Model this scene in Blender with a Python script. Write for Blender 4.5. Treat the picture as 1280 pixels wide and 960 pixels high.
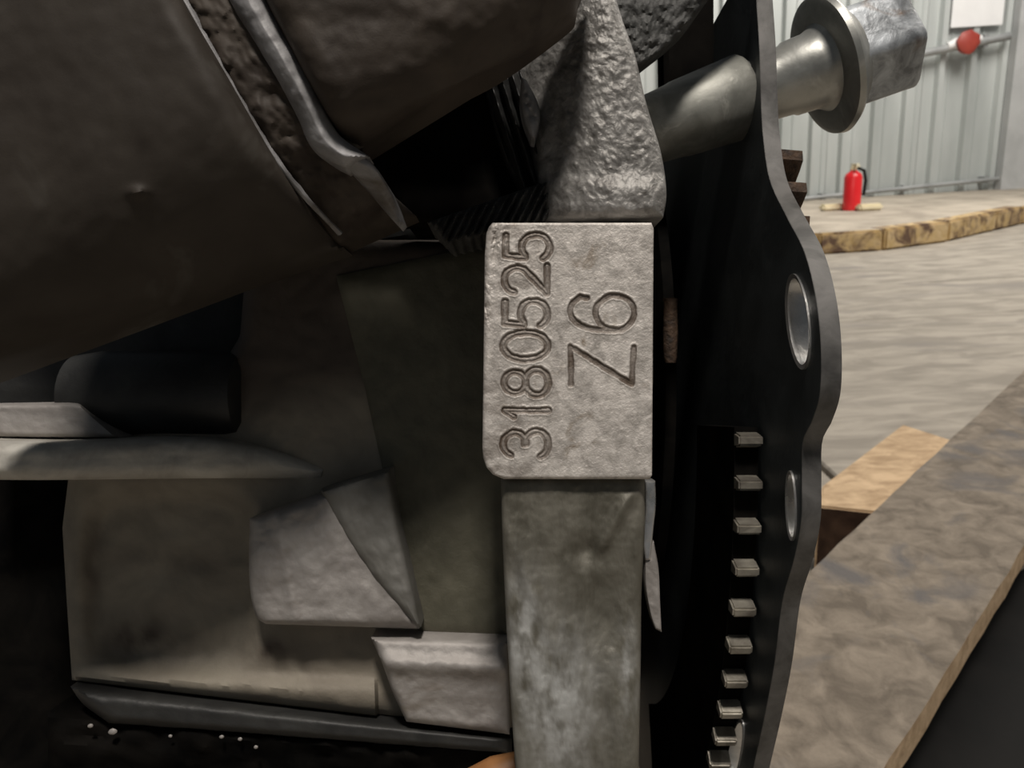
import bpy, bmesh, math, random
import numpy as np
from mathutils import Vector, Matrix, noise as mnoise

random.seed(7)
sc = bpy.context.scene
for o in list(bpy.data.objects): bpy.data.objects.remove(o)
C = sc.collection
# ------------------------------------------------------------------ camera
F = 960.0                                   # focal length in pixels of the 1280x960 frame
CAMZ = 0.60
PITCH, ROLL = math.radians(15.8), math.radians(3.3)
CP = Vector((0, 0, CAMZ))
fw = Vector((0, math.cos(PITCH), -math.sin(PITCH)))
r0 = Vector((1, 0, 0)); u0 = r0.cross(fw)
up = u0 * math.cos(ROLL) + r0 * math.sin(ROLL)
rt = r0 * math.cos(ROLL) - u0 * math.sin(ROLL)
cam = bpy.data.cameras.new('camera'); co = bpy.data.objects.new('camera', cam); C.objects.link(co)
M = Matrix((rt, up, -fw)).transposed().to_4x4(); M.translation = CP
co.matrix_world = M
cam.sensor_width = 36; cam.lens = 36 * F / 1280; cam.clip_start = 0.01; cam.clip_end = 100
cam.dof.use_dof = True; cam.dof.focus_distance = 0.203; cam.dof.aperture_fstop = 34
sc.camera = co

# ------------------------------------------------------------------ light
w = bpy.data.worlds.new('world'); sc.world = w; w.use_nodes = True
w.node_tree.nodes['Background'].inputs[0].default_value = (0.80, 0.90, 1.0, 1)
w.node_tree.nodes['Background'].inputs[1].default_value = 0.08
def area(name, loc, target, size, power, col=(1, 1, 1)):
    l = bpy.data.lights.new(name, 'AREA'); l.shape = 'RECTANGLE'; l.size, l.size_y = size; l.energy = power; l.color = col
    o = bpy.data.objects.new(name, l); C.objects.link(o); o.location = loc
    o.rotation_euler = (Vector(target) - Vector(loc)).to_track_quat('-Z', 'Y').to_euler(); return o
area('high_bay_lamp', (0.16, -0.62, 3.0), (0, 0.20, 0.58), (0.30, 0.30), 62, (1.0, 0.93, 0.85))
area('ceiling_lamp', (3.5, 4.0, 4.5), (2.6, 5.5, 0), (2.5, 2.5), 310, (1.0, 0.95, 0.88))
area('floor_lamp_row', (3.0, 1.6, 3.8), (1.6, 2.2, 0), (1.2, 1.2), 50, (1.0, 0.90, 0.78))
sc.view_settings.view_transform = 'Standard'; sc.view_settings.look = 'None'
sc.view_settings.gamma = 1; sc.view_settings.exposure = 0.0; sc.view_settings.use_curve_mapping = False

# ------------------------------------------------------------------ coordinates
def W(x, y, d):                             # engine frame: metres right, up, away from the lens position
    return CP + rt * x + up * y + fw * d
def P(px, py, d):                           # a point that lies d metres deep at this place of the frame
    return W((px - 640) / F * d, (480 - py) / F * d, d)
def ray(px, py): return fw + rt * ((px - 640) / F) + up * ((480 - py) / F)
def G(px, py, z):                           # on the horizontal plane z
    r = ray(px, py); return CP + r * ((z - CAMZ) / r.z)
ENG = M.to_3x3()

# ------------------------------------------------------------------ materials
def mat(name, c1, c2, rough=0.5, metal=0.0, scale=60, bump=0.3, bscale=400, bdist=0.0004, c3=None, stain=0.0, sscale=25,
        stretch=(1, 1, 1), rvar=0.12, lo=0.35, hi=0.65, detail=6, spec=0.5, dirt_shade=None):
    m = bpy.data.materials.new(name); m.use_nodes = True; nt = m.node_tree; N = nt.nodes; L = nt.links
    b = N['Principled BSDF']
    tc = N.new('ShaderNodeTexCoord'); mp = N.new('ShaderNodeMapping'); mp.inputs['Scale'].default_value = stretch
    L.new(tc.outputs['Object'], mp.inputs['Vector'])
    def nz(s, d=detail, dist=0.0):
        n = N.new('ShaderNodeTexNoise'); n.inputs['Scale'].default_value = s; n.inputs['Detail'].default_value = d
        n.inputs['Distortion'].default_value = dist; n.inputs['Roughness'].default_value = 0.6
        L.new(mp.outputs[0], n.inputs['Vector']); return n
    n1 = nz(scale, detail, 0.6)
    r = N.new('ShaderNodeValToRGB'); r.color_ramp.elements[0].position = lo; r.color_ramp.elements[1].position = hi
    r.color_ramp.elements[0].color = (*c1, 1); r.color_ramp.elements[1].color = (*c2, 1)
    L.new(n1.outputs['Fac'], r.inputs[0]); out = r.outputs[0]
    if c3:
        n2 = nz(sscale, 4, 1.0); r2 = N.new('ShaderNodeValToRGB')
        r2.color_ramp.elements[0].position = 0.62 - stain * 0.3; r2.color_ramp.elements[1].position = 0.74 - stain * 0.2
        mx = N.new('ShaderNodeMixRGB'); L.new(n2.outputs['Fac'], r2.inputs[0]); L.new(r2.outputs[0], mx.inputs[0])
        L.new(out, mx.inputs[1]); mx.inputs[2].default_value = (*c3, 1); out = mx.outputs[0]
    if dirt_shade:                                # grime in stamped grooves; also stains, worn spots and shade painted on the wall
        at = N.new('ShaderNodeAttribute'); at.attribute_name = 'grime_shade'
        mx = N.new('ShaderNodeMixRGB'); L.new(at.outputs['Fac'], mx.inputs[0]); L.new(out, mx.inputs[1])
        mx.inputs[2].default_value = (*dirt_shade, 1); out = mx.outputs[0]
    L.new(out, b.inputs['Base Color'])
    b.inputs['Metallic'].default_value = metal; b.inputs['Specular IOR Level'].default_value = spec
    mr = N.new('ShaderNodeMapRange'); mr.inputs[3].default_value = max(0.05, rough - rvar); mr.inputs[4].default_value = min(1, rough + rvar)
    L.new(n1.outputs['Fac'], mr.inputs[0]); L.new(mr.outputs[0], b.inputs['Roughness'])
    if bump:
        n3 = nz(bscale, 5, 0.4); bp = N.new('ShaderNodeBump'); bp.inputs['Strength'].default_value = bump
        bp.inputs['Distance'].default_value = bdist; L.new(n3.outputs['Fac'], bp.inputs['Height']); L.new(bp.outputs[0], b.inputs['Normal'])
    return m
MT = {
 'pad': mat('machined_aluminium', (0.40, 0.37, 0.34), (0.70, 0.655, 0.61), 0.5, 0.25, 260, 0.8, 1300, 0.0003, c3=(0.30, 0.25, 0.20), stain=0.05, sscale=90, dirt_shade=(0.075, 0.045, 0.025)),
 'column': mat('cast_aluminium_column', (0.095, 0.088, 0.068), (0.175, 0.165, 0.135), 0.55, 0.25, 90, 0.5, 700, 0.0003, stretch=(1.6, 1, .6), dirt_shade=(0.40, 0.40, 0.385)),
 'wall': mat('cast_aluminium_wall', (0.19, 0.165, 0.13), (0.28, 0.25, 0.20), 0.7, 0.1, 40, 0.5, 600, 0.0003, dirt_shade=(0.065, 0.05, 0.04)),
 'olive': mat('oil_film_aluminium', (0.09, 0.085, 0.06), (0.13, 0.122, 0.088), 0.6, 0.2, 90, 0.5, 600, 0.0004),
 'step': mat('bright_cast_step', (0.27, 0.25, 0.235), (0.42, 0.395, 0.375), 0.6, 0.25, 60, 0.5, 500, 0.0004, c3=(0.20, 0.17, 0.14), stain=0.15, sscale=30),
 'litledge': mat('lit_cast_rib', (0.34, 0.32, 0.285), (0.56, 0.54, 0.49), 0.6, 0.15, 60, 0.4, 500, 0.0003, c3=(0.24, 0.22, 0.19), stain=0.1, sscale=20),  # colour raised to stand in for light the rib does not get
 'stainedstep': mat('oily_cast_step', (0.14, 0.135, 0.12), (0.21, 0.205, 0.19), 0.6, 0.2, 60, 0.4, 500, 0.0003),
 'slate': mat('dark_shaded_casting', (0.018, 0.018, 0.018), (0.04, 0.04, 0.038), 0.55, 0.2, 50, 0.4, 500, 0.0004),  # shade under the overhang is put into this dark tone
 'housing': mat('brown_shaded_housing', (0.032, 0.026, 0.021), (0.052, 0.044, 0.036), 0.62, 0.05, 30, 0.25, 900, 0.00015, c3=(0.085, 0.078, 0.068), stain=0.1, sscale=24, spec=.2),  # brown, darkened in colour for the shade on its down-facing side
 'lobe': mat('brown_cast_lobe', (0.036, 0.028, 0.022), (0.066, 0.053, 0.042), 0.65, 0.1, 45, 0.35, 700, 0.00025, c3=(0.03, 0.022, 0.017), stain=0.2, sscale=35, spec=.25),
 'rib': mat('worn_bright_rib', (0.16, 0.155, 0.155), (0.34, 0.335, 0.34), 0.6, 0.25, 90, 0.5, 700, 0.0002, c3=(0.10, 0.085, 0.07), stain=0.2, sscale=60),
 'lug': mat('rough_cast_lug', (0.155, 0.148, 0.138), (0.33, 0.32, 0.305), 0.5, 0.4, 190, 0.8, 520, 0.0005, c3=(0.10, 0.085, 0.07), stain=0.12, sscale=35),
 'arm': mat('rough_dark_arm', (0.03, 0.03, 0.028), (0.075, 0.075, 0.072), 0.6, 0.2, 240, 0.9, 500, 0.0005),
 'black': mat('black_painted_steel', (0.026, 0.031, 0.033), (0.050, 0.058, 0.061), 0.5, 0.1, 40, 0.35, 260, 0.0004, c3=(0.05, 0.055, 0.058), stain=0.05, sscale=45),
 'edge': mat('worn_steel_edge', (0.06, 0.058, 0.055), (0.14, 0.135, 0.13), 0.5, 0.3, 90, 0.3, 300, 0.0002),
 'bright': mat('bare_bright_steel', (0.42, 0.42, 0.41), (0.62, 0.61, 0.60), 0.3, 0.8, 120, 0.4, 400, 0.0003),
 'zinc': mat('zinc_plated_steel', (0.30, 0.30, 0.28), (0.46, 0.46, 0.43), 0.38, 0.7, 70, 0.25, 300, 0.0002, c3=(0.48, 0.48, 0.46), stain=0.1, sscale=60),
 'sleeve': mat('dull_sleeve_steel', (0.17, 0.17, 0.15), (0.32, 0.32, 0.29), 0.5, 0.45, 80, 0.3, 300, 0.0003, c3=(0.50, 0.49, 0.44), stain=0.05, sscale=70),
 'hex': mat('hex_head_steel', (0.16, 0.17, 0.18), (0.50, 0.53, 0.56), 0.42, 0.3, 130, 0.6, 200, 0.0005, c3=(0.14, 0.10, 0.075), stain=0.2, sscale=60),
 'rust': mat('rusty_gear_iron', (0.03, 0.02, 0.015), (0.13, 0.08, 0.05), 0.7, 0.3, 160, 1.0, 260, 0.0012),
 'gear': mat('lit_gear_steel', (0.22, 0.20, 0.17), (0.48, 0.45, 0.38), 0.4, 0.6, 90, 0.4, 300, 0.0004),  # teeth brightened in colour because the lamp is shadowed there
 'void': mat('shade_black_iron', (0.004, 0.004, 0.004), (0.010, 0.009, 0.008), 0.93, 0, 40, 0.3, 300, 0.0003, spec=.0, rvar=.05),  # near-black colour standing in for shade in recesses and gaps
 'shadewood': mat('shaded_block_wood', (0.030, 0.016, 0.010), (0.07, 0.04, 0.025), 0.8, 0, 30, 0.4, 150, 0.001, spec=.2),  # block sides with the shade beside the boards put into the colour
 'wood': mat('weathered_board', (0.13, 0.108, 0.085), (0.26, 0.22, 0.175), 0.85, 0, 30, 0.8, 200, 0.0016, c3=(0.13, 0.12, 0.115), stain=0.25, sscale=8, rvar=.05, spec=.25),
 'woodedge': mat('sawn_board_edge', (0.40, 0.28, 0.17), (0.62, 0.46, 0.30), 0.85, 0, 60, 0.6, 200, 0.001, rvar=.05, spec=.2),
 'block': mat('fresh_pallet_block', (0.36, 0.25, 0.15), (0.60, 0.44, 0.28), 0.85, 0, 22, 0.6, 120, 0.0012, stretch=(1, 2, 4), rvar=.05, spec=.2),
 'floor': mat('worn_concrete', (0.25, 0.225, 0.19), (0.37, 0.335, 0.285), 0.8, 0, 5, 0.5, 30, 0.004, c3=(0.22, 0.20, 0.18), stain=0.25, sscale=1.5, stretch=(1, 2.6, 1), detail=10, rvar=.08, spec=.3, lo=.4, hi=.6),
 'platform': mat('dusty_platform', (0.30, 0.26, 0.21), (0.50, 0.44, 0.36), 0.85, 0, 3, 0.5, 40, 0.004, rvar=.05),
 'curb': mat('chipped_yellow_curb', (0.46, 0.32, 0.13), (0.56, 0.42, 0.24), 0.8, 0, 14, 0.6, 30, 0.01, c3=(0.12, 0.07, 0.045), stain=0.55, sscale=9, rvar=.05),
 'wallp': mat('corrugated_sheet', (0.44, 0.47, 0.46), (0.60, 0.63, 0.62), 0.45, 0.25, 1.2, 0.2, 8, 0.004, stretch=(1, 1, 0.25)),
 'post': mat('grey_post', (0.42, 0.43, 0.43), (0.52, 0.53, 0.53), 0.6, 0.1, 3, 0, 10),
 'rail': mat('rail_steel', (0.26, 0.27, 0.27), (0.40, 0.41, 0.41), 0.5, 0.3, 4, 0, 10),
 'white': mat('white_paper', (0.80, 0.80, 0.80), (0.86, 0.86, 0.86), 0.7, 0, 4, 0, 10),
 'red': mat('red_enamel', (0.62, 0.015, 0.02), (0.72, 0.03, 0.035), 0.35, 0, 5, 0, 10),
 'darkred': mat('dull_red_plastic', (0.30, 0.04, 0.03), (0.38, 0.06, 0.04), 0.5, 0, 5, 0, 10),
 'cream': mat('cream_plastic', (0.70, 0.62, 0.42), (0.80, 0.72, 0.52), 0.6, 0, 5, 0, 10),
 'orange': mat('orange_plastic', (0.28, 0.12, 0.04), (0.36, 0.17, 0.06), 0.5, 0, 40, 0, 10),
 'mat': mat('rubber_and_floor_shade', (0.006, 0.006, 0.006), (0.012, 0.0115, 0.011), 0.8, 0, 10, 0.3, 60, 0.002, spec=.15),  # rubber of the hose, also the painted shade on the floor
}
# ------------------------------------------------------------------ object helpers
def thing(name, label, cat, loc, group=None, kind=None):
    o = bpy.data.objects.new(name, None); C.objects.link(o); o.location = loc; o.empty_display_size = 0.02
    o['label'] = label; o['category'] = cat
    if group: o['group'] = group
    if kind: o['kind'] = kind
    return o
def tag(o, label, cat, group=None):
    o['label'] = label; o['category'] = cat
    if group: o['group'] = group
    return o
def root_of(p):
    v = Vector((0, 0, 0))
    while p: v += p.location; p = p.parent
    return v
def link(name, me, m, parent=None, smooth=True, label=None, kind=None, origin=None):
    """me is in world coordinates; the object is re-based on its parent (or on origin)."""
    off = root_of(parent)
    o = bpy.data.objects.new(name, me); C.objects.link(o)
    if parent: o.parent = parent
    if parent is None and origin is not None:
        off = Vector(origin); o.location = off
    me.transform(Matrix.Translation(-off))
    if m is not None and not me.materials: me.materials.append(MT[m] if isinstance(m, str) else m)
    if smooth:
        for p in me.polygons: p.use_smooth = True
        try: me.set_sharp_from_angle(angle=math.radians(38))
        except Exception: pass
    if label: o['label'] = label
    if kind: o['kind'] = kind
    return o
def bm_mesh(bm, name='m'):
    bmesh.ops.recalc_face_normals(bm, faces=bm.faces)
    me = bpy.data.meshes.new(name); bm.to_mesh(me); bm.free(); return me
def resample(pts, n):
    pts = np.array(pts, float); s = np.r_[0, np.cumsum(np.linalg.norm(np.diff(pts[:, :2], axis=0), axis=1))]
    t = np.linspace(0, s[-1], n); return np.stack([np.interp(t, s, pts[:, k]) for k in range(pts.shape[1])], 1)
def smoothpoly(pts, n):
    """Catmull-Rom through the points, n samples evenly by length"""
    p = [np.array(q, float) for q in pts]; p = [2 * p[0] - p[1]] + p + [2 * p[-1] - p[-2]]; out = []
    for i in range(1, len(p) - 2):
        for t in np.linspace(0, 1, 12, endpoint=False):
            a, b, c, d = p[i - 1], p[i], p[i + 1], p[i + 2]
            out.append(0.5 * ((2 * b) + (-a + c) * t + (2 * a - 5 * b + 4 * c - d) * t * t + (-a + 3 * b - 3 * c + d) * t ** 3))
    out.append(p[-2]); return resample(out, n)
def fbm(x, y, s, seed=0.0, oct=3):
    v = np.zeros_like(x)
    for idx in np.ndindex(x.shape):
        v[idx] = mnoise.fractal(Vector((x[idx] * s, y[idx] * s, seed)), 0.8, 2.1, oct)
    return v
def sstep(a, b, x):
    t = np.clip((x - a) / (b - a), 0, 1); return t * t * (3 - 2 * t)
def casting(name, A, B, depth, th, m, parent, nu=60, nv=60, rnd=0.003, fn=None, rough=0.0, rs=0.05, curve=True, label=None, seed=0.0, paint=None, kind=None):
    """A solid casting face spanned between two outlines, with rounded shoulders, real relief and a back th metres deeper."""
    f = smoothpoly if curve else resample
    a, b = f(A, nv), f(B, nv)
    u = np.linspace(0, 1, nu)[None, :]; v = np.linspace(0, 1, nv)[:, None]
    X = a[:, 0:1] * (1 - u) + b[:, 0:1] * u; Y = a[:, 1:2] * (1 - u) + b[:, 1:2] * u
    D = depth(X, Y) if callable(depth) else np.full_like(X, depth)
    wpx = np.hypot(b[:, 0] - a[:, 0], b[:, 1] - a[:, 1])[:, None]; hpx = max(np.hypot(*(a[-1, :2] - a[0, :2])), np.hypot(*(b[-1, :2] - b[0, :2])))
    dist = np.minimum(np.minimum(u, 1 - u) * wpx, np.minimum(v, 1 - v) * hpx) / F * D.mean()
    t = np.clip(dist / rnd, 0, 1); D = D + rnd * (1 - np.sqrt(1 - (1 - t) ** 2))
    if fn is not None: D = D + fn(X, Y)
    if rough: D = D + rough * fbm(X, Y, rs, seed) * np.clip(dist / 0.002, 0.15, 1)
    base = np.array(CP); R, U, Fv = np.array(rt), np.array(up), np.array(fw)
    pts = base + ((X - 640) / F * D)[..., None] * R + ((480 - Y) / F * D)[..., None] * U + D[..., None] * Fv
    verts = pts.reshape(-1, 3); idx = np.arange(nu * nv).reshape(nv, nu)
    faces = np.stack([idx[:-1, :-1], idx[1:, :-1], idx[1:, 1:], idx[:-1, 1:]], -1).reshape(-1, 4).tolist()
    ring = list(idx[0, :]) + list(idx[1:, -1]) + list(idx[-1, -2::-1]) + list(idx[-2:0:-1, 0])
    dback = D.max() + th; rv = []
    for i in ring:
        p = verts[i]; dd = float((p - base) @ Fv); rv.append(p + Fv * (dback - dd))
    n0 = len(verts); verts = np.vstack([verts, rv]); k = len(ring)
    for j in range(k): faces.append([int(ring[(j + 1) % k]), int(ring[j]), n0 + j, n0 + (j + 1) % k][::-1])
    faces.append([n0 + j for j in range(k)])
    me = bpy.data.meshes.new(name); me.from_pydata(verts.tolist(), [], faces); me.update()
    bm = bmesh.new(); bm.from_mesh(me); bmesh.ops.remove_doubles(bm, verts=bm.verts, dist=1e-7)
    bmesh.ops.recalc_face_normals(bm, faces=bm.faces); bm.to_mesh(me); bm.free()
    if paint is not None:                     # stains, worn spots and painted-in shade, each with its own shape
        co_ = np.empty(len(me.vertices) * 3); me.vertices.foreach_get('co', co_); q = co_.reshape(-1, 3) - base
        dd = q @ Fv; xx = q @ R / dd * F + 640; yy = 480 - q @ U / dd * F
        at = me.attributes.new('grime_shade', 'FLOAT', 'POINT'); at.data.foreach_set('value', np.clip(paint(xx, yy), 0, 1).astype(np.float32))
    return link(name, me, m, parent, label=label, kind=kind)
def tube(name, pts, radii, m, parent, seg=14, label=None, origin=None, rough=0.0):
    """swept round bar through world points"""
    bm = bmesh.new(); rings = []
    n = len(pts)
    for i, p in enumerate(pts):
        t = (Vector(pts[min(i + 1, n - 1)]) - Vector(pts[max(i - 1, 0)])).normalized()
        a = t.orthogonal().normalized() if i == 0 else (prev - t * prev.dot(t)).normalized()
        prev = a; b = t.cross(a); r = radii[i] if hasattr(radii, '__len__') else radii
        rings.append([bm.verts.new(Vector(p) + (a * math.cos(2 * math.pi * k / seg) + b * math.sin(2 * math.pi * k / seg)) * r *
                     (1 + rough * mnoise.noise(Vector((i * .7, k * .9, 3.1))))) for k in range(seg)])
    for i in range(n - 1):
        for k in range(seg): bm.faces.new((rings[i][k], rings[i][(k + 1) % seg], rings[i + 1][(k + 1) % seg], rings[i + 1][k]))
    bm.faces.new(rings[0]); bm.faces.new(rings[-1])
    return link(name, bm_mesh(bm), m, parent, label=label, origin=origin)
def lathe(bm, origin, axis, prof, seg=48, hexa=False, rot=0.0, wob=0.0):
    """prof: list of (distance along the axis, radius)"""
    axis = axis.normalized(); a = axis.orthogonal().normalized(); b = axis.cross(a); rings = []
    for i, (t, r) in enumerate(prof):
        ring = []
        for k in range(seg):
            th = 2 * math.pi * k / seg + rot; rr = r * (1 + wob * mnoise.noise(Vector((math.cos(th) * 2, math.sin(th) * 2, i * .4))))
            ring.append(bm.verts.new(origin + axis * t + (a * math.cos(th) + b * math.sin(th)) * rr))
        rings.append(ring)
    for i in range(len(prof) - 1):
        for k in range(seg): bm.faces.new((rings[i][k], rings[i][(k + 1) % seg], rings[i + 1][(k + 1) % seg], rings[i + 1][k]))
    bm.faces.new(rings[0]); bm.faces.new(rings[-1])
def boxbm(bm, lo, hi, mtx=None):
    vs = [Vector((x, y, z)) for x in (lo[0], hi[0]) for y in (lo[1], hi[1]) for z in (lo[2], hi[2])]
    if mtx is not None: vs = [mtx @ v for v in vs]
    v = [bm.verts.new(q) for q in vs]
    for f in ((0, 1, 3, 2), (4, 6, 7, 5), (0, 4, 5, 1), (2, 3, 7, 6), (0, 2, 6, 4), (1, 5, 7, 3)): bm.faces.new([v[i] for i in f])
    return v
def prism(name, top, down, m, parent=None, bev=0.0, origin=None, label=None, smooth=False, seg=2, sides=None):
    """top: world polygon; extruded by the vector down"""
    bm = bmesh.new(); t = [bm.verts.new(p) for p in top]; b = [bm.verts.new(Vector(p) + Vector(down)) for p in top]; n = len(t)
    ft = bm.faces.new(t); bm.faces.new(b[::-1]); sd = []
    for i in range(n): sd.append(bm.faces.new((t[i], t[(i + 1) % n], b[(i + 1) % n], b[i])))
    if sides:
        for f in sd: f.material_index = 1
    if bev: bmesh.ops.bevel(bm, geom=list(bm.edges), offset=bev, segments=seg, affect='EDGES', clamp_overlap=True)
    me = bm_mesh(bm)
    if sides: me.materials.append(MT[m]); me.materials.append(MT[sides])
    return link(name, me, m, parent, smooth=smooth or bool(bev), origin=origin, label=label)

# ================================================================== SETTING
def struct(o): o['kind'] = 'structure'; return o
ZP = 0.15                                     # pallet deck height
bm = bmesh.new(); boxbm(bm, (-6, -3, -0.10), (9, 12, -0.02))
floor = struct(link('floor', bm_mesh(bm), 'floor', smooth=False, origin=(0, 0, 0)))
# slabs with recessed joints
ys = [-3, -0.5, 1.06, 2.7, 3.4, 5.2, 12]; xs = [-6, -2.0, 0.6, 6.0, 9]
SC = 0
for i in range(len(ys) - 1):
    for j in range(len(xs) - 1):
        bm = bmesh.new(); boxbm(bm, (xs[j] + .006, ys[i] + .006, -0.02), (xs[j + 1] - .006, ys[i + 1] - .006, 0 - .001 * ((i + j) % 2)))
        bmesh.ops.bevel(bm, geom=list(bm.edges), offset=0.004, segments=1, affect='EDGES')
        link('slab', bm_mesh(bm), 'floor', floor, smooth=False)
# raised platform along the wall with its chipped curb
edge_px = [(860, 318), (960, 319), (1020, 318), (1100, 313), (1180, 302), (1240, 288), (1300, 274), (1420, 256), (1560, 246)]
edge = [G(x, y, 0) for x, y in edge_px]
WALLY = 7.6
plat = bpy.data.objects.new('platform', None)
top = [Vector((p.x, p.y, 0.125)) for p in edge] + [Vector((9, edge[-1].y, .125)), Vector((9, WALLY + .3, 0.125)), Vector((0.5, WALLY + .3, 0.125))]
top[-3] = Vector((9, max(edge[-1].y, 5), .125))
po = prism('trim_1', top, (0, 0, -0.1248), 'platform', origin=(3, 6, 0), sides='curb'); struct(po)
# kerb stones on the edge: chipped yellow blocks
for i in range(1, len(edge) - 1):
    a, b = edge[i], edge[i + 1]; dirv = (b - a).normalized(); nrm = Vector((dirv.y, -dirv.x, 0)); nrm = nrm if nrm.y < 0 else -nrm
    n = max(1, round((b - a).length / 0.55))
    for k in range(n):
        p0 = a + (b - a) * (k / n) + dirv * .006; p1 = a + (b - a) * ((k + 1) / n) - dirv * .006
        j = random.uniform(-.008, .008); z = 0.129 + random.uniform(-.006, .006)
        q = [p0 + nrm * (.03 + j), p1 + nrm * (.03 + j), p1 - nrm * .10, p0 - nrm * .10]
        prism('kerb_stone', [Vector((v.x, v.y, z)) for v in q], (0, 0, -z + .0015), 'curb', po, bev=.012)
# corrugated wall
wall = struct(link('wall_back', (lambda bm: (boxbm(bm, (-1.5, WALLY + .08, 0), (9, WALLY + .2, 4.5)), bm_mesh(bm))[1])(bmesh.new()), 'post', smooth=False, origin=(0, WALLY, 0)))
PW = 0.87
def panel_mesh():
    bm = bmesh.new(); prof = []
    for k in range(3):
        x = k * PW / 3
        prof += [(x, 0), (x + .10, 0), (x + .118, -.055), (x + .168, -.055), (x + .186, 0), (x + .226, 0), (x + .233, -.010), (x + .25, -.010), (x + .257, 0)]
    prof.append((PW - .004, 0)); n = len(prof)
    f0 = [bm.verts.new((x, y, 0.09)) for x, y in prof]; f1 = [bm.verts.new((x, y, 4.4)) for x, y in prof]
    g0 = [bm.verts.new((x, y + .012, 0.09)) for x, y in prof]; g1 = [bm.verts.new((x, y + .012, 4.4)) for x, y in prof]
    for i in range(n - 1):
        bm.faces.new((f0[i], f0[i + 1], f1[i + 1], f1[i])); bm.faces.new((g0[i + 1], g0[i], g1[i], g1[i + 1]))
        bm.faces.new((f1[i], f1[i + 1], g1[i + 1], g1[i])); bm.faces.new((f0[i + 1], f0[i], g0[i], g0[i + 1]))
    bm.faces.new((f0[0], f1[0], g1[0], g0[0])); bm.faces.new((f0[-1], g0[-1], g1[-1], f1[-1]))
    return bm_mesh(bm)
pm = panel_mesh(); pm.materials.append(MT['wallp'])
for k in range(11):
    o = bpy.data.objects.new('wall_panel', pm); C.objects.link(o); o.parent = wall; o.location = (-1.2 + k * PW, 0.06, 0)
def onwall(px, py, y): r = ray(px, py); return CP + r * (y / r.y)
# posts of the wall
for px in (1275,):
    x = onwall(px, 150, WALLY - .1).x
    struct(link('trim_2', (lambda bm: (boxbm(bm, (x - .11, WALLY - .10, .126), (x + .35, WALLY - .0, 4.4)), bm_mesh(bm))[1])(bmesh.new()), 'post', smooth=False, origin=(x, WALLY, .126)))
# rails
def wallrail(p, q, r, label):
    a, b = onwall(*p, WALLY - .03 - r), onwall(*q, WALLY - .03 - r)
    root = thing('wall_rail', label, 'rail', (a + b) / 2)
    tube('pipe', [a, b], r, 'rail', root, 12)
    for t in (.08, .36, .64, .92):
        c = a + (b - a) * t; bm = bmesh.new(); boxbm(bm, (c.x - .02, c.y - r * .2, c.z - r * 1.5), (c.x + .02, WALLY + .055, c.z + r * 1.5))
        link('clamp', bm_mesh(bm), 'rail', root, smooth=False)
    return a, b
ra, rb = wallrail((900, 118), (1262, 45), .036, 'upper grey pipe rail on the corrugated wall, behind the hex bolt head')
wallrail((900, 259), (1262, 222), .020, 'lower thin grey pipe rail near the foot of the corrugated wall')
# red valve on the upper rail
c = onwall(1207, 53, WALLY - .12)
vt = thing('pipe_valve', 'small dull red valve handle on the upper wall pipe', 'valve', c)
bm = bmesh.new(); lathe(bm, Vector((c.x, WALLY - .07, c.z)), Vector((0, -1, 0)), [(0, .03), (.05, .03), (.055, .09), (.10, .10), (.12, .07)], 20, wob=.2)
link('valve_wheel', bm_mesh(bm), 'darkred', vt)
tube('valve_body', [c + Vector((-.14, .04, -.02)), c + Vector((-.06, .04, 0)), c + Vector((.16, .04, .03))], [.03, .05, .03], 'white', vt)
# white sheet on the wall
pa, pb = onwall(1196, -40, WALLY - .02), onwall(1254, 31, WALLY - .02)
bm = bmesh.new(); boxbm(bm, (pa.x, WALLY - .012, pb.z), (pb.x, WALLY + .003, pa.z))
bmesh.ops.bevel(bm, geom=list(bm.edges), offset=.004, segments=1, affect='EDGES')
tag(link('notice_board', bm_mesh(bm), 'white', smooth=False, origin=((pa.x + pb.x) / 2, WALLY, pb.z)), 'white blank board fixed high on the corrugated wall', 'board')
pa, pb = onwall(1052, -30, WALLY - .02), onwall(1092, 4, WALLY - .02)
# extinguisher
e = G(1064, 263, 0.125); s = (e - CP).dot(fw) / F
ex = thing('fire_extinguisher', 'red fire extinguisher standing by the corrugated wall', 'extinguisher', e)
R_ = 10.5 * s; H_ = 50 * s
bm = bmesh.new(); lathe(bm, e, Vector((0, 0, 1)), [(0, R_ * .9), (.008, R_), (H_ * .80, R_), (H_ * .88, R_ * .85), (H_ * .94, R_ * .45), (H_ * .97, R_ * .35)], 28)
link('cylinder_body', bm_mesh(bm), 'red', ex)
bm = bmesh.new(); lathe(bm, e + Vector((0, 0, H_ * .965)), Vector((0, 0, 1)), [(0, R_ * .35), (H_ * .05, R_ * .38), (H_ * .09, R_ * .3), (H_ * .14, R_ * .22)], 16)
link('valve', bm_mesh(bm), 'cream', ex)
bm = bmesh.new(); boxbm(bm, (-.012, -R_ * 1.2, H_ * 1.05), (.012, R_ * .4, H_ * 1.08), Matrix.Translation(e)); boxbm(bm, (-.012, -R_ * 1.1, H_ * 1.10), (.012, R_ * .4, H_ * 1.125), Matrix.Translation(e))
link('handle', bm_mesh(bm), 'cream', ex, smooth=False)
tube('hose', [e + Vector((R_ * .3, -.01, H_ * 1.03)), e + Vector((R_ * 1.1, -.02, H_ * .95)), e + Vector((R_ * 1.35, -.02, H_ * .7)), e + Vector((R_ * 1.2, -.02, H_ * .35))], .012, 'mat', ex, 10)
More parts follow.
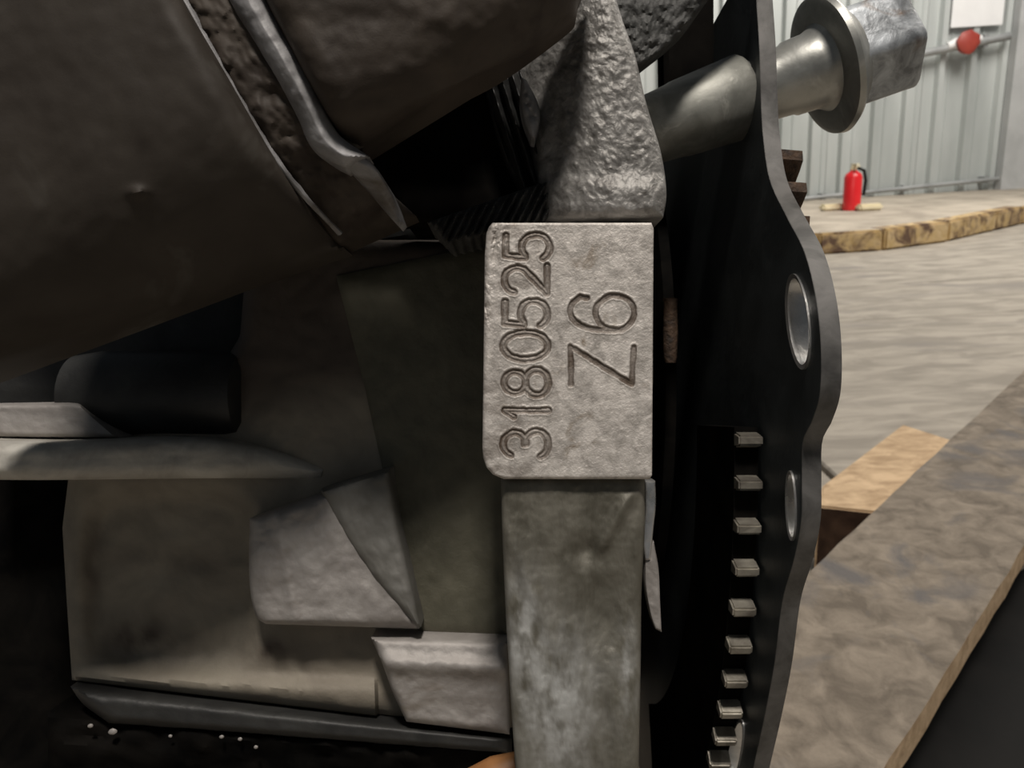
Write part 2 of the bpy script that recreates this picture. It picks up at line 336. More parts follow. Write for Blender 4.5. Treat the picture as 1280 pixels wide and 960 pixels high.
for dx, lab in ((-24, 'pale cream wedge lying left of the red extinguisher'), (22, 'pale cream wedge lying right of the red extinguisher')):
    b = G(1064 + dx, 263, 0.126)
    bm = bmesh.new(); boxbm(bm, (-.09, -.05, 0), (.09, .05, .05), Matrix.Translation(b)); bmesh.ops.bevel(bm, geom=list(bm.edges), offset=.015, segments=2, affect='EDGES')
    tag(link('floor_wedge', bm_mesh(bm), 'cream', origin=b), lab, 'wedge')

# ================================================================== PALLET
pal = thing('wooden_pallet', 'weathered wooden pallet carrying the engine on the concrete floor', 'pallet', (0.35, .6, 0))
def board(corners, z, th, m, side, name='deck_board', sub=26):
    a, b, c, d = [Vector((p.x, p.y, z)) for p in corners]
    bm = bmesh.new(); nu, nv = 8, sub; g = []
    for i in range(nv):
        row = []
        for j in range(nu):
            p = (a * (1 - j / (nu - 1)) + b * (j / (nu - 1))) * (1 - i / (nv - 1)) + (d * (1 - j / (nu - 1)) + c * (j / (nu - 1))) * (i / (nv - 1))
            e = mnoise.fractal(p * 9, 0.8, 2, 3) * .0012
            if j in (0, nu - 1): p += (b - a).normalized() * mnoise.noise(p * 28) * .0025; e -= .0015
            row.append(bm.verts.new(p + Vector((0, 0, e))))
        g.append(row)
    for i in range(nv - 1):
        for j in range(nu - 1): bm.faces.new((g[i][j], g[i][j + 1], g[i + 1][j + 1], g[i + 1][j]))
    ring = g[0] + [r[-1] for r in g[1:]] + g[-1][-2::-1] + [r[0] for r in g[-2:0:-1]]
    lo = [bm.verts.new((v.co.x, v.co.y, z - th)) for v in ring]
    for k in range(len(ring)):
        f = bm.faces.new((ring[k], ring[(k + 1) % len(ring)], lo[(k + 1) % len(ring)], lo[k])); f.material_index = 1
    bm.faces.new(lo)
    me = bm_mesh(bm); me.materials.append(MT[m]); me.materials.append(MT[side])
    o = link(name, me, m, pal)
    return o
A4 = [G(765, 945, ZP), G(1040, 1060, ZP), G(1400, 505, ZP), G(1400, 347, ZP)]
dA = ((A4[2] + A4[3]) / 2 - (A4[0] + A4[1]) / 2).normalized()
nA = Vector((dA.y, -dA.x, 0))                                # to the right of the board
base = G(1105, 960, ZP); base_l = G(1015, 710, ZP); wA = (base - base_l).dot(nA)
c0 = base
bb = [c0 - nA * wA - dA * .75, c0 - dA * .75, c0 + dA * 1.9, c0 - nA * wA + dA * 1.9]
board(bb, ZP, .032, 'wood', 'woodedge', sub=60)
gap = wA * .62
for k in range(1, 3):                                        # deck boards under the engine
    off = -nA * (wA + gap) * k
    board([p + off for p in (c0 - nA * wA - dA * .75, c0 - dA * .75, c0 - dA * .12, c0 - nA * wA - dA * .12)], ZP, .032, 'wood', 'woodedge')
# short fresh block beside the board
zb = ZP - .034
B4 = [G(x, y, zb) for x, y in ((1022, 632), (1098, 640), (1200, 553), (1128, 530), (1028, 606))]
prism('pallet_block', [Vector((p.x, p.y, zb)) for p in B4], (0, 0, -zb + .001), 'block', pal, bev=.003, sides='shadewood')
# stringers: across under the boards, standing on the floor
for t, w_ in ((-.70, .045), (-.25, .045), (1.75, .05)):
    q = [c0 + dA * t - nA * (2 * (wA + gap) + wA if t < 0 else wA), c0 + dA * t, c0 + dA * (t + w_), c0 + dA * (t + w_) - nA * (2 * (wA + gap) + wA if t < 0 else wA)]
    prism('stringer', [Vector((p.x, p.y, ZP - .0325)) for p in q], (0, 0, -(ZP - .0335)), 'woodedge', pal, bev=.003)
# near-black sheet added as shade on the floor on the right
mq = [G(1090, 990, .012), G(1135, 900, .012), G(1245, 725, .012), G(1300, 700, .012), G(1420, 670, .012), G(1700, 1400, .012), G(1100, 1400, .012)]
tag(prism('floor_shade_sheet', mq, (0, 0, -.011), 'mat', origin=(mq[1].x, mq[1].y, 0), bev=.003), 'near-black sheet added as shade on the floor right of the long board', 'mat')

# ================================================================== ENGINE BLOCK
eng = thing('engine_block', 'grey cast aluminium engine block with bright stamped pad', 'engine', W(0, -.16, .27))
# --- machined pad with stamped characters, one relief grid cut into pad face and characters
def arc(cx, cy, rx, ry, a0, a1, n=18):
    return [(cx + rx * math.cos(math.radians(a0 + (a1 - a0) * i / n)), cy + ry * math.sin(math.radians(a0 + (a1 - a0) * i / n))) for i in range(n + 1)]
GL = {  # strokes in a box 0..1 wide (reading direction) and 0..1 high
 '3': [arc(.48, .74, .42, .26, 160, -90) + arc(.48, .26, .47, .26, 90, -160)],
 '1': [[(.30, .78), (.55, .98), (.55, 0.0)]],
 '8': [arc(.5, .75, .38, .24, 0, 360, 26), arc(.5, .26, .47, .26, 0, 360, 26)],
 '0': [arc(.5, .5, .46, .5, 0, 360, 34)],
 '5': [[(.88, .98), (.18, .98), (.10, .55)] + arc(.47, .32, .44, .31, 130, -150)],
 '2': [arc(.48, .70, .42, .29, 165, -35) + [(.05, 0.02), (.95, 0.02)]],
 'Z': [[(.02, .97), (.98, .99), (.04, .03), (.96, .0)]],
 '6': [arc(.5, .30, .47, .30, 0, 360, 30), [(.90, .74)] + arc(.55, .55, .5, .44, 40, 180, 20) + [(.03, .32)]],
}
CH = [('3', 537, 572, 629, 685, 4.9), ('1', 499, 530, 629, 686, 4.4), ('8', 461, 495, 630, 685, 4.9), ('0', 414, 451, 629, 685, 4.9),
      ('5', 373, 410, 630, 685, 4.9), ('2', 331, 368, 630, 685, 4.9), ('5', 290, 326, 631, 688, 4.9),
      ('Z', 432, 482, 712, 792, 3.7), ('6', 368, 414, 712, 793, 3.9)]
def segdist(X, Y, pl):
    best = np.full(X.shape, 1e9)
    for (x0, y0), (x1, y1) in zip(pl[:-1], pl[1:]):
        dx, dy = x1 - x0, y1 - y0; L2 = dx * dx + dy * dy + 1e-9
        t = np.clip(((X - x0) * dx + (Y - y0) * dy) / L2, 0, 1)
        best = np.minimum(best, np.hypot(X - x0 - t * dx, Y - y0 - t * dy))
    return best
def build_pad():
    nv, nu = 440, 300; d0 = .2000
    yy = np.linspace(278.5, 599, nv); v = yy
    xl = np.interp(v, [278, 284, 292, 320, 560, 572, 584, 593, 599], [616, 611, 608, 606, 603, 604, 608, 616, 630])
    xr = np.interp(v, [278, 286, 594, 599], [814, 817, 815, 812]); u = np.linspace(0, 1, nu)
    X = xl[:, None] + (xr - xl)[:, None] * u[None]; Y = np.repeat(yy[:, None], nu, 1)
    dl, dr, dt, db = X - xl[:, None], xr[:, None] - X, Y - 278, 599 - Y
    D = np.full(X.shape, d0)
    for dist, r in ((dl, 7.0), (dr, 2.0), (dt, 3.5), (db, 5.0)):
        t = np.clip(dist / r, 0, 1); D += r / F * d0 * (1 - np.sqrt(1 - (1 - t) ** 2)) * .9
    nz1 = fbm(X[::2, ::2], Y[::2, ::2] * .6, .13, 1.3, 4); nz2 = fbm(X[::2, ::2] * .35 + Y[::2, ::2] * .2, Y[::2, ::2], .05, 5.2, 3)
    up2 = lambda a: np.kron(a, np.ones((2, 2)))[:nv, :nu]
    def sm(a):
        a = up2(a); return (a + np.roll(a, 1, 0) + np.roll(a, 1, 1) + np.roll(np.roll(a, 1, 0), 1, 1)) / 4
    n1, n2 = sm(nz1), sm(nz2); D += n1 * .00006 + n2 * .00008
    # battered upper left corner
    D += .0006 * np.clip(n1 * 1.5 + .3, 0, 1) * np.exp(-(((X - 618) / 14) ** 2 + ((Y - 296) / 20) ** 2))
    D += .0008 * np.clip(n1 + .2, 0, 1) * np.exp(-(((X - 608) / 7) ** 2 + ((Y - 370) / 40) ** 2))
    owner = np.full(X.shape, -1); grime_shade = np.clip(n2 * 1.0 - .12, 0, .35) * np.clip((720 - X) / 60, 0, 1)
    for k, (c, y0, y1, x0, x1, hw) in enumerate(CH):
        best = np.full(X.shape, 1e9)
        for st in GL[c]:
            pl = [(x1 - q * (x1 - x0), y1 - p * (y1 - y0)) for p, q in st]       # reading upwards, tops to the left
            best = np.minimum(best, segdist(X, Y, pl))
        wob = best + n1 * 1.1
        D += .00042 * (1 - sstep(hw - 2.2, hw, wob)) * (1.0 if c not in 'Z' else .9)
        D -= .00012 * np.exp(-((wob - hw - 1.3) / 1.1) ** 2)
        D -= .00022 * np.exp(-(wob / 1.4) ** 2) * (hw > 4)                       # die leaves a slightly raised middle
        grime_shade = np.maximum(grime_shade, (.62 + .30 * np.clip(n2 + .3, 0, 1)) * (1 - sstep(hw - .8, hw + 1.2, wob)) * (1 - .30 * np.exp(-(wob / 1.5) ** 2) * (hw > 4)))
        owner[best < hw + .4] = k
    Rr, Uu, Fv, base = map(np.array, (rt, up, fw, CP))
    pts = base + ((X - 640) / F * D)[..., None] * Rr + ((480 - Y) / F * D)[..., None] * Uu + D[..., None] * Fv
    V = pts.reshape(-1, 3); idx = np.arange(nu * nv).reshape(nv, nu)
    quads = np.stack([idx[:-1, :-1], idx[1:, :-1], idx[1:, 1:], idx[:-1, 1:]], -1).reshape(-1, 4); own = owner[:-1, :-1].reshape(-1)
    gr = grime_shade.reshape(-1)
    def make(q, extra=None):
        used, inv = np.unique(q, return_inverse=True); q2 = inv.reshape(q.shape)
        vv = V[used].tolist(); g = gr[used].tolist(); f = q2.tolist()
        if extra:
            ring = extra; lut = {int(a): i for i, a in enumerate(used)}; n0 = len(vv)
            for i in ring:
                p = V[i]; dd = (p - base) @ Fv; vv.append((p + Fv * (.226 - dd)).tolist()); g.append(0.0)
            K = len(ring)
            for j in range(K): f.append([lut[ring[j]], lut[ring[(j + 1) % K]], n0 + (j + 1) % K, n0 + j])
            f.append([n0 + j for j in range(K)][::-1])
        me = bpy.data.meshes.new('pad'); me.from_pydata(vv, [], f); me.update()
        at = me.attributes.new('grime_shade', 'FLOAT', 'POINT'); at.data.foreach_set('value', np.array(g, dtype=np.float32)); return me
    ring = [int(i) for i in list(idx[0, :]) + list(idx[1:, -1]) + list(idx[-1, -2::-1]) + list(idx[-2:0:-1, 0])]
    pad = link('stamped_pad', make(quads[own < 0], ring), 'pad', eng, smooth=False, label='bright machined pad stamped 3180525 and Z6')
    for p in pad.data.polygons: p.use_smooth = True
    for k, ch in enumerate(CH):
        o = link('stamped_letter' if ch[0] == 'Z' else 'stamped_digit', make(quads[own == k]), 'pad', pad, smooth=False, label='stamped character ' + ch[0])
        for p in o.data.polygons: p.use_smooth = True
build_pad()
def n2(x, y, s, sd):
    return np.array([mnoise.fractal(Vector((float(a) * s, float(b) * s * .45, sd)), 0.8, 2.1, 4) for a, b in zip(x, y)])
def colpaint(x, y):
    k = n2(x, y, .06, 2.0)
    return .95 * np.exp(-(((x - 700) / 42) ** 2 + ((y - 890) / 85) ** 2)) * (1 + k) + .55 * np.exp(-(((x - 655) / 26) ** 2 + ((y - 790) / 70) ** 2)) * (1 + 1.5 * k) + .4 * np.exp(-(((x - 785) / 14) ** 2 + ((y - 840) / 60) ** 2)) * (1 + 2 * k)
# --- flange column below the pad
def colfn(X, Y):
    d = .0035 * np.exp(-(((X - 752) / 38) ** 2 + ((Y - 765) / 62) ** 2)) + .002 * np.exp(-(((X - 735) / 26) ** 2 + ((Y - 690) / 16) ** 2))
    ridge = np.abs((X - 628) - (Y - 650) * .42) ; d -= .0012 * np.exp(-(ridge / 12) ** 2) * sstep(640, 670, Y) * (1 - sstep(800, 860, Y))
    ridge2 = np.abs((X - 775) + (Y - 640) * .55 - 0); d -= .0014 * np.exp(-(ridge2 / 9) ** 2) * (1 - sstep(680, 710, Y)) * sstep(612, 632, Y)
    d -= .0028 * np.exp(-(((X - 705) / 38) ** 2 + ((Y - 890) / 80) ** 2))
    d += .0016 * sstep(0, 60, 670 + (Y - 600) * .1 - X) * sstep(700, 800, Y) * -1
    return d
casting('flange_column', [(626, 597), (627, 640), (630, 720), (634, 800), (642, 930), (652, 1060)], [(806, 597), (806, 660), (802, 740), (801, 820), (799, 930), (797, 1060)],
        .2032, .02, 'column', eng, 90, 190, .0022, colfn, rough=.0004, rs=.04, paint=colpaint)
def wall_stain_shade(x, y):
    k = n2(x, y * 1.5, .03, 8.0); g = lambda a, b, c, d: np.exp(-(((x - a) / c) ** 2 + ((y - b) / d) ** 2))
    return (.8 * g(180, 800, 50, 28) + .7 * g(330, 815, 45, 22) + .6 * g(118, 700, 12, 55) + .35 * g(240, 700, 30, 20)) * (1 + k) + .95 * (1 - sstep(470, 560, y + .18 * (x - 300)))  # last term paints the shadow of the overhang on the upper wall
# --- long wall of the block
def wallfn(X, Y):
    d = np.zeros_like(X)
    q = np.maximum(np.abs(X - 215) / 108, np.abs(Y - 735) / 108)
    qq = (np.abs((X - 212) / 112) ** 4 + np.abs((Y - 725) / 118) ** 4) ** .25
    d += .0055 * (1 - sstep(.78, 1.08, qq))                                   # pocket
    d += .0012 * np.exp(-(((X - 240) / 30) ** 2 + ((Y - 700) / 20) ** 2))
    d -= .004 * sstep(836, 862, Y + (X - 300) * -.03) * (X < 470)            # lower rim
    return d
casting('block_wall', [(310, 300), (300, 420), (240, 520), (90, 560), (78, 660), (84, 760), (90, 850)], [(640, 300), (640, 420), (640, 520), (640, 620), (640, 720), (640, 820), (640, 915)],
        lambda X, Y: .262 + 0 * X, .06, 'wall', eng, 120, 130, .006, wallfn, rough=.0006, rs=.03, curve=False, paint=wall_stain_shade)
casting('oily_panel', [(420, 345), (455, 480), (490, 640), (522, 788)], [(636, 300), (636, 480), (636, 640), (636, 796)], .2604, .006, 'olive', eng, 40, 70, .001, rough=.0004, rs=.06, curve=False)
def p1fn(X, Y): return -.0012 * np.exp(-(np.abs((X - 345) - (Y - 640) * .18) / 8) ** 2) + .0012 * sstep(395, 480, X + (640 - Y) * .4)
casting('raised_boss', [(312, 648), (311, 700), (313, 740), (320, 770), (332, 780)], [(486, 588), (494, 650), (508, 712), (518, 760), (524, 786)], .249, .02, 'step', eng, 70, 60, .0045, p1fn, rough=.0006, rs=.04)
casting('oily_boss', [(400, 612), (420, 650), (462, 715), (520, 782)], [(487, 586), (496, 650), (510, 712), (526, 784)], .2478, .02, 'stainedstep', eng, 40, 50, .003, rough=.0005, rs=.05)
def p2fn(X, Y): return -.003 * np.exp(-((Y - 832 - (X - 550) * .05) / 13) ** 2) + .0015 * sstep(850, 900, Y)
casting('lower_step', [(464, 797), (478, 830), (492, 868), (508, 902)], [(634, 802), (634, 838), (636, 878), (637, 918)], .2505, .016, 'step', eng, 60, 50, .003, p2fn, rough=.0004, rs=.05)
# dark rim band and sump below
casting('sump_flange', [(88, 858), (104, 880), (136, 904)], [(640, 922), (640, 932), (640, 942)], .254, .05, 'slate', eng, 80, 18, .006, lambda X, Y: .0 + -.012 * 0 * X, rough=.0005, rs=.03)
def sumpfn(X, Y): return .006 * sstep(930, 990, Y)
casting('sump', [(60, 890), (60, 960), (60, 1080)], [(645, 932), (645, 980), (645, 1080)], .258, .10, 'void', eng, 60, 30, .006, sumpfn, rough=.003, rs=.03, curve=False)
# skid foot carrying the sump on the deck
ft = W(-.045, -.155, .33); bm = bmesh.new(); boxbm(bm, (ft.x - .07, ft.y - .05, ZP + .001), (ft.x + .07, ft.y + .06, ft.z + .03))
bmesh.ops.bevel(bm, geom=list(bm.edges), offset=.006, segments=2, affect='EDGES'); link('foot', bm_mesh(bm), 'void', eng)
# bulk boxes added to keep light out above and behind what shows
def light_block(name, a, b, m='void'):
    bm = bmesh.new(); boxbm(bm, a, b, Matrix.Translation(CP) @ Matrix((rt, up, fw)).transposed().to_4x4())
    bmesh.ops.bevel(bm, geom=list(bm.edges), offset=.006, segments=2, affect='EDGES'); link(name, bm_mesh(bm), m, eng)
light_block('upper_light_block', (-.17, .118, .188), (-.004, .20, .40))
light_block('rear_light_block', (-.2, -.225, .38), (.055, .19, .60))
light_block('gap_light_block', (.05, -.235, .605), (.079, .14, .63))
casting('rear_dark_slab', [(-160, 300), (-160, 700), (-160, 1120)], [(645, 300), (645, 700), (645, 1120)], .335, .05, 'void', eng, 20, 20, .004, curve=False)  # black slab added behind to keep the interior dark
# upper dark wall, boss and ledges on the left
casting('upper_wall', [(-60, 380), (-60, 440), (-60, 520), (-60, 560)], [(608, 270), (608, 380), (608, 520), (600, 560)], .290, .05, 'slate', eng, 50, 40, .004, rough=.0008, rs=.03, curve=False)
tube('round_boss', [P(95, 490, .268), P(130, 492, .268), P(290, 493, .268), P(303, 493, .268), P(309, 493, .268)], [.0128, .0148, .0148, .0142, .011], 'slate', eng, 30)
casting('flat_ledge', [(-70, 506), (-70, 525), (-70, 546)], [(100, 503), (118, 520), (150, 547)], .252, .02, 'step', eng, 40, 20, .0025, rough=.0004, rs=.05)
pts = [P(-80, 573, .235), P(0, 574, .236), P(90, 573, .238), P(180, 572, .243), P(260, 571, .250), P(330, 580, .258), P(400, 592, .264)]
casting('long_rib', [(-80, 550), (60, 553), (240, 548), (330, 560), (410, 584)], [(-80, 599), (60, 600), (240, 598), (320, 598), (405, 600)][:5], lambda X, Y: .236 + .024 * sstep(100, 420, X), .02, 'litledge', eng, 30, 90, .0048, rough=.0004, rs=.04)
# debris bits on the sump flange: tiny metal chips
def chip(px, py, d, s, lab, m='step'):
    c = P(px, py, d); bm = bmesh.new(); bmesh.ops.create_icosphere(bm, subdivisions=2, radius=s)
    for v in bm.verts: v.co = Vector((v.co.x * 1.3, v.co.y, v.co.z * .7)) * (1 + .4 * mnoise.noise(v.co * 700 + c * 50)) ; v.co = ENG @ v.co + c
    tag(link('metal_chip', bm_mesh(bm), m, origin=c), lab, 'chip', 'metal chips below the block')
labs = ['small pale chip on the dark ledge, nearest the lower left corner', 'largest bright chip on the dark ledge below the block', 'faint chip on the ledge below the wall, between two brighter ones', 'faint chip at mid ledge, left neighbour of the bright one', 'tiny dim chip alone right of the largest bright chip', 'rightmost dim chip on the ledge below the block']
for (px, py, s), lb in zip(((113, 907, .0007), (141, 914, .0011), (300, 924, .0006), (277, 921, .0006), (213, 920, .0005), (320, 934, .0006)), labs):
    chip(px, py, .2555, s, lb)
cp = P(626, 975, .243)
bm = bmesh.new(); lathe(bm, cp - ENG @ Vector((.012, .004, 0)), ENG @ Vector((1, .45, 0)), [(0, .003), (.003, .0055), (.012, .0062), (.022, .0045), (.026, .002)], 24, wob=.15)
tag(link('orange_plug', bm_mesh(bm), 'orange', origin=cp), 'orange brown plastic plug under the block, left of the column', 'plug')

# ================================================================== OVERHANGING HOUSING
hou = thing('bell_housing', 'large dark brown cast housing overhanging from the upper left', 'housing', P(200, 300, .20))
def hdep(X, Y):
    v = (Y + .45 * X - 490) / 520            # 0 on the lower edge, negative above
    return .170 + .034 * np.clip(1 + v, 0, 1.0) ** 5
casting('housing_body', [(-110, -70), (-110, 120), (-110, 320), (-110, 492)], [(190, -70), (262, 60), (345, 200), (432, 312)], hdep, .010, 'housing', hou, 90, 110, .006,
        lambda X, Y: -.0016 * np.exp(-(((X - 172) / 12) ** 2 + ((Y - 240) / 7) ** 2)), rough=.0004, rs=.012)
def h2dep(X, Y): return .179 + .028 * np.clip(1 + (Y + .45 * X - 500) / 520, 0, 1.2) ** 5
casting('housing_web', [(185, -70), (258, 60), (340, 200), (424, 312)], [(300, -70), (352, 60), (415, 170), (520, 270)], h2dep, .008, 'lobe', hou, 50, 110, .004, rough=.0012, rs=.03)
rl = smoothpoly([(190, -70, .178), (228, 0, .178), (262, 62, .179), (300, 128, .181), (345, 200, .184), (385, 250, .190), (425, 292, .200)], 40)
tube('thin_ridge', [P(*q) for q in rl], [.0013 - .0007 * i / 40 for i in range(40)], 'rib', hou, 12, rough=.5)
casting('thick_rib', [(262, -70), (286, 0), (330, 72), (368, 140), (392, 188), (432, 212)], [(312, -70), (335, 0), (372, 68), (402, 128), (424, 168), (462, 196)],
        lambda X, Y: .1745 + .004 * sstep(60, 210, Y), .006, 'rib', hou, 34, 90, .0055, rough=.0003, rs=.05)
casting('rib_end', [(425, 200), (450, 228), (480, 262), (500, 284)], [(446, 186), (472, 212), (492, 246), (505, 278)], lambda X, Y: .1815 + .016 * sstep(190, 275, Y), .006, 'rib', hou, 20, 40, .003, rough=.0005, rs=.06)
rl = smoothpoly([(422, 190, .189), (445, 178, .190), (470, 168, .193)], 12)
tube('rib_branch', [P(*q) for q in rl], [.0028, .0026, .0026, .0024, .0022, .002, .0018, .0016, .0014, .0012, .001, .0008], 'housing', hou, 12)
def lodep(X, Y):
    e = (Y - 190 + (X - 450) * .58) / 230     # 0 on the lower edge
    return .170 + .016 * np.clip(1 + e, 0, 1.0) ** 4 + .008 * sstep(600, 730, X)
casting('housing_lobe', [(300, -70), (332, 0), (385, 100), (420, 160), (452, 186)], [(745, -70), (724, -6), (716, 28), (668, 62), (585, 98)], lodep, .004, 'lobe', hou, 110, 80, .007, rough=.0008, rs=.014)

# ================================================================== ROUGH LUG
lug = thing('cast_lug', 'rough grey cast lug above the stamped pad', 'casting', P(760, 275, .22))
def lugd(X, Y): return .206 + .010 * ((X - 770) / 80) ** 2 * (X < 770) - .0015 * sstep(215, 235, Y)
casting('lug_body', [(690, -70), (690, 20), (636, 75), (644, 120), (662, 190), (674, 240), (682, 276)], [(758, -70), (772, 5), (794, 70), (808, 130), (826, 190), (833, 240), (829, 272)],
        lugd, .03, 'lug', lug, 130, 190, .004, rough=.0004, rs=.085)
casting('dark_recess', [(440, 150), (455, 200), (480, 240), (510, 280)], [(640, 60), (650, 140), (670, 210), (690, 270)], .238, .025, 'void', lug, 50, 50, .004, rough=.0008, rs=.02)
def foldfn(X, Y): return .0030 * np.sin((X - (Y - 90) * .32) * .42)
casting('folded_fins', [(604, 96), (618, 150), (634, 200), (652, 240)], [(650, 88), (664, 130), (674, 180), (690, 236)], .224, .018, 'slate', lug, 60, 60, .003, foldfn, rough=.0008, rs=.07)
casting('bright_flake', [(652, 96), (650, 124), (655, 150), (664, 172)], [(658, 100), (672, 128), (675, 150), (669, 174)], .2135, .008, 'rib', lug, 20, 36, .0016, rough=.0008, rs=.1)
# serrated lower edge with fine teeth
def serfn(X, Y): return .0016 * np.sin((X + (Y - 260) * .5) * .62) * (1 + .3 * np.sin(X * .17))
casting('serrated_edge', [(534, 278), (546, 290), (560, 304)], [(684, 226), (690, 248), (694, 272)], .217, .02, 'arm', lug, 180, 20, .0022, serfn, rough=.0008, rs=.08)

# ================================================================== DARK ARM
arm = thing('dark_bracket', 'rough dark grey cast arm at the top edge right of the lug', 'bracket', P(800, 90, .24))
casting('bracket_body', [(745, -90), (757, 0), (770, 50), (789, 94)], [(960, -90), (893, -12), (850, 46), (795, 92)], .236, .003, 'arm', arm, 70, 60, .004, rough=.0012, rs=.06)

# ================================================================== ADAPTER PLATE (normal along the engine's x)
XL, XR = .0802, .0856
pl = thing('adapter_plate', 'tall black steel adapter plate with lobed edge right of the engine', 'plate', W(XR, -.16, .26))
near = [(962, -60), (966, 0), (970, 60), (972, 120), (975, 170), (984, 225), (1006, 270), (1030, 315), (1045, 370), (1052, 430), (1051, 490), (1040, 527), (1028, 552), (1027, 600), (1026, 650), (1016, 700), (1001, 750), (990, 830), (976, 900), (962, 960), (945, 1040)]
nr = smoothpoly(near, 120)
def build_plate():
    prof = []
    for x, y in nr:
        d = XR * F / (x - 640); prof.append(((480 - y) / F * d, d))
    far = .42
    prof += [(prof[-1][0] - .05, prof[-1][1] + .01), (prof[-1][0] - .075, prof[-1][1] + .04), (prof[-1][0] - .085, prof[-1][1] + .08)]
    outer = [(prof[0][0], far), ] + prof + [(prof[-1][0], .60), (.07, .60), (.125, .52), (.150, .44)]
    # holes: ellipses in the (y, depth) plane given as centre px on the left face, half sizes in px
    def hole(cx, cy, hx, hy, tilt, n=36):
        out = []
        for k in range(n):
            a = 2 * math.pi * k / n; ex, ey = hx * math.cos(a), hy * math.sin(a); x = cx + ex + tilt * ey; y = cy + ey
            d = XL * F / (x - 640); out.append(((480 - y) / F * d, d))
        return out
    holes = [hole(999, 402, 14, 60, .10), hole(990, 632, 6, 44, .03), hole(918, 945, 9, 46, -.2)]
    from mathutils.geometry import tessellate_polygon
    loops = [outer] + holes; flat = [q for lp in loops for q in lp]
    tris = tessellate_polygon([[Vector((q[1], q[0], 0)) for q in lp] for lp in loops])
    bm = bmesh.new(); vv = [bm.verts.new(W(XL, y, d)) for y, d in flat]
    for t in tris:
        if len(set(t)) == 3:
            try: bm.faces.new([vv[i] for i in t])
            except ValueError: pass
    fl = list(bm.faces)
    ret = bmesh.ops.extrude_face_region(bm, geom=fl); vs = [g for g in ret['geom'] if isinstance(g, bmesh.types.BMVert)]
    bmesh.ops.translate(bm, verts=vs, vec=rt * (XR - XL))
    bmesh.ops.recalc_face_normals(bm, faces=bm.faces)
    bmesh.ops.dissolve_limit(bm, angle_limit=.002, verts=[], edges=[e for e in bm.edges if len(e.link_faces) == 2 and e.calc_face_angle(0) < .001]) if False else None
    edges = [e for e in bm.edges if len(e.link_faces) == 2 and e.calc_face_angle(0) > 1.2 and abs((e.verts[0].co - e.verts[1].co).dot(rt)) < .001]
    bmesh.ops.bevel(bm, geom=edges, offset=.0009, segments=3, affect='EDGES', clamp_overlap=True)
    for f in bm.faces:
        if abs(f.normal.dot(rt)) < .93: f.material_index = 1
    me2 = bm_mesh(bm); me2.materials.append(MT['black']); me2.materials.append(MT['edge'])
    link('plate_body', me2, 'black', pl)
    for hi, h in enumerate(holes):
        ring = [W(XL - .0004, y, d) for y, d in h]; ring.append(ring[0]); ring.append(ring[1])
        bm = bmesh.new(); cy = sum(q[0] for q in h) / len(h); cd = sum(q[1] for q in h) / len(h); n = len(h); R = []
        for (y, d) in h:
            i1 = (cy + (y - cy) * .90, cd + (d - cd) * .86); o1 = (cy + (y - cy) * 1.0, cd + (d - cd) * 1.0)
            R.append([bm.verts.new(W(XL - .0006, *o1)), bm.verts.new(W(XL - .0003, *i1)), bm.verts.new(W(XR + .0004, *i1)), bm.verts.new(W(XR + .0004, *o1))])
        for k in range(n):
            for j in range(4): bm.faces.new((R[k][j], R[(k + 1) % n][j], R[(k + 1) % n][(j + 1) % 4], R[k][(j + 1) % 4]))
        link('hole_bush', bm_mesh(bm), 'bright', pl)
build_plate()

casting('dark_gap_filler', [(829, -90), (829, 0), (829, 60), (830, 108)], [(892, -90), (892, 0), (892, 60), (892, 108)], .30, .012, 'void', pl, 10, 12, .002, curve=False)  # black sheet added to darken the bright gap beside the arm

# ================================================================== RING GEAR (between block and plate)
rg = thing('ring_gear', 'dark toothed ring gear standing between block and adapter plate', 'gear', W(.078, -.16, .42))
gc_y, gc_d, gR, gx0, gx1 = -.022, .450, .203, .0715, .0792
def ringpt(a, r, x): return W(x, gc_y + r * math.sin(a), gc_d - r * math.cos(a))
bm = bmesh.new(); n = 90; R = []
for k in range(n):
    a = -1.25 + 1.29 * k / (n - 1); R.append([bm.verts.new(ringpt(a, r, x)) for r, x in ((gR, gx0), (gR, gx1), (gR - .05, gx1), (gR - .05, gx0))])
for k in range(n - 1):
    for j in range(4): bm.faces.new((R[k][j], R[(k + 1) % n][j], R[(k + 1) % n][(j + 1) % 4], R[k][(j + 1) % 4]))
bm.faces.new(R[0]); bm.faces.new(R[-1])
link('ring', bm_mesh(bm), 'void', rg)
tooth = None
NT = 92
for k in range(-16, 1):
    a = 2 * math.pi * k / NT + .02; bm = bmesh.new(); v = []
    for x in (gx0, gx1):
        for da, r in ((-.013, gR - .001), (-.0075, gR + .0052), (.0075, gR + .0052), (.013, gR - .001)): v.append(bm.verts.new(ringpt(a + da, r, x)))
    for f in ((0, 1, 2, 3), (7, 6, 5, 4), (0, 4, 5, 1), (1, 5, 6, 2), (2, 6, 7, 3), (3, 7, 4, 0)): bm.faces.new([v[i] for i in f])
    bmesh.ops.bevel(bm, geom=list(bm.edges), offset=.0006, segments=2, affect='EDGES')
    link('tooth', bm_mesh(bm), 'gear', rg)
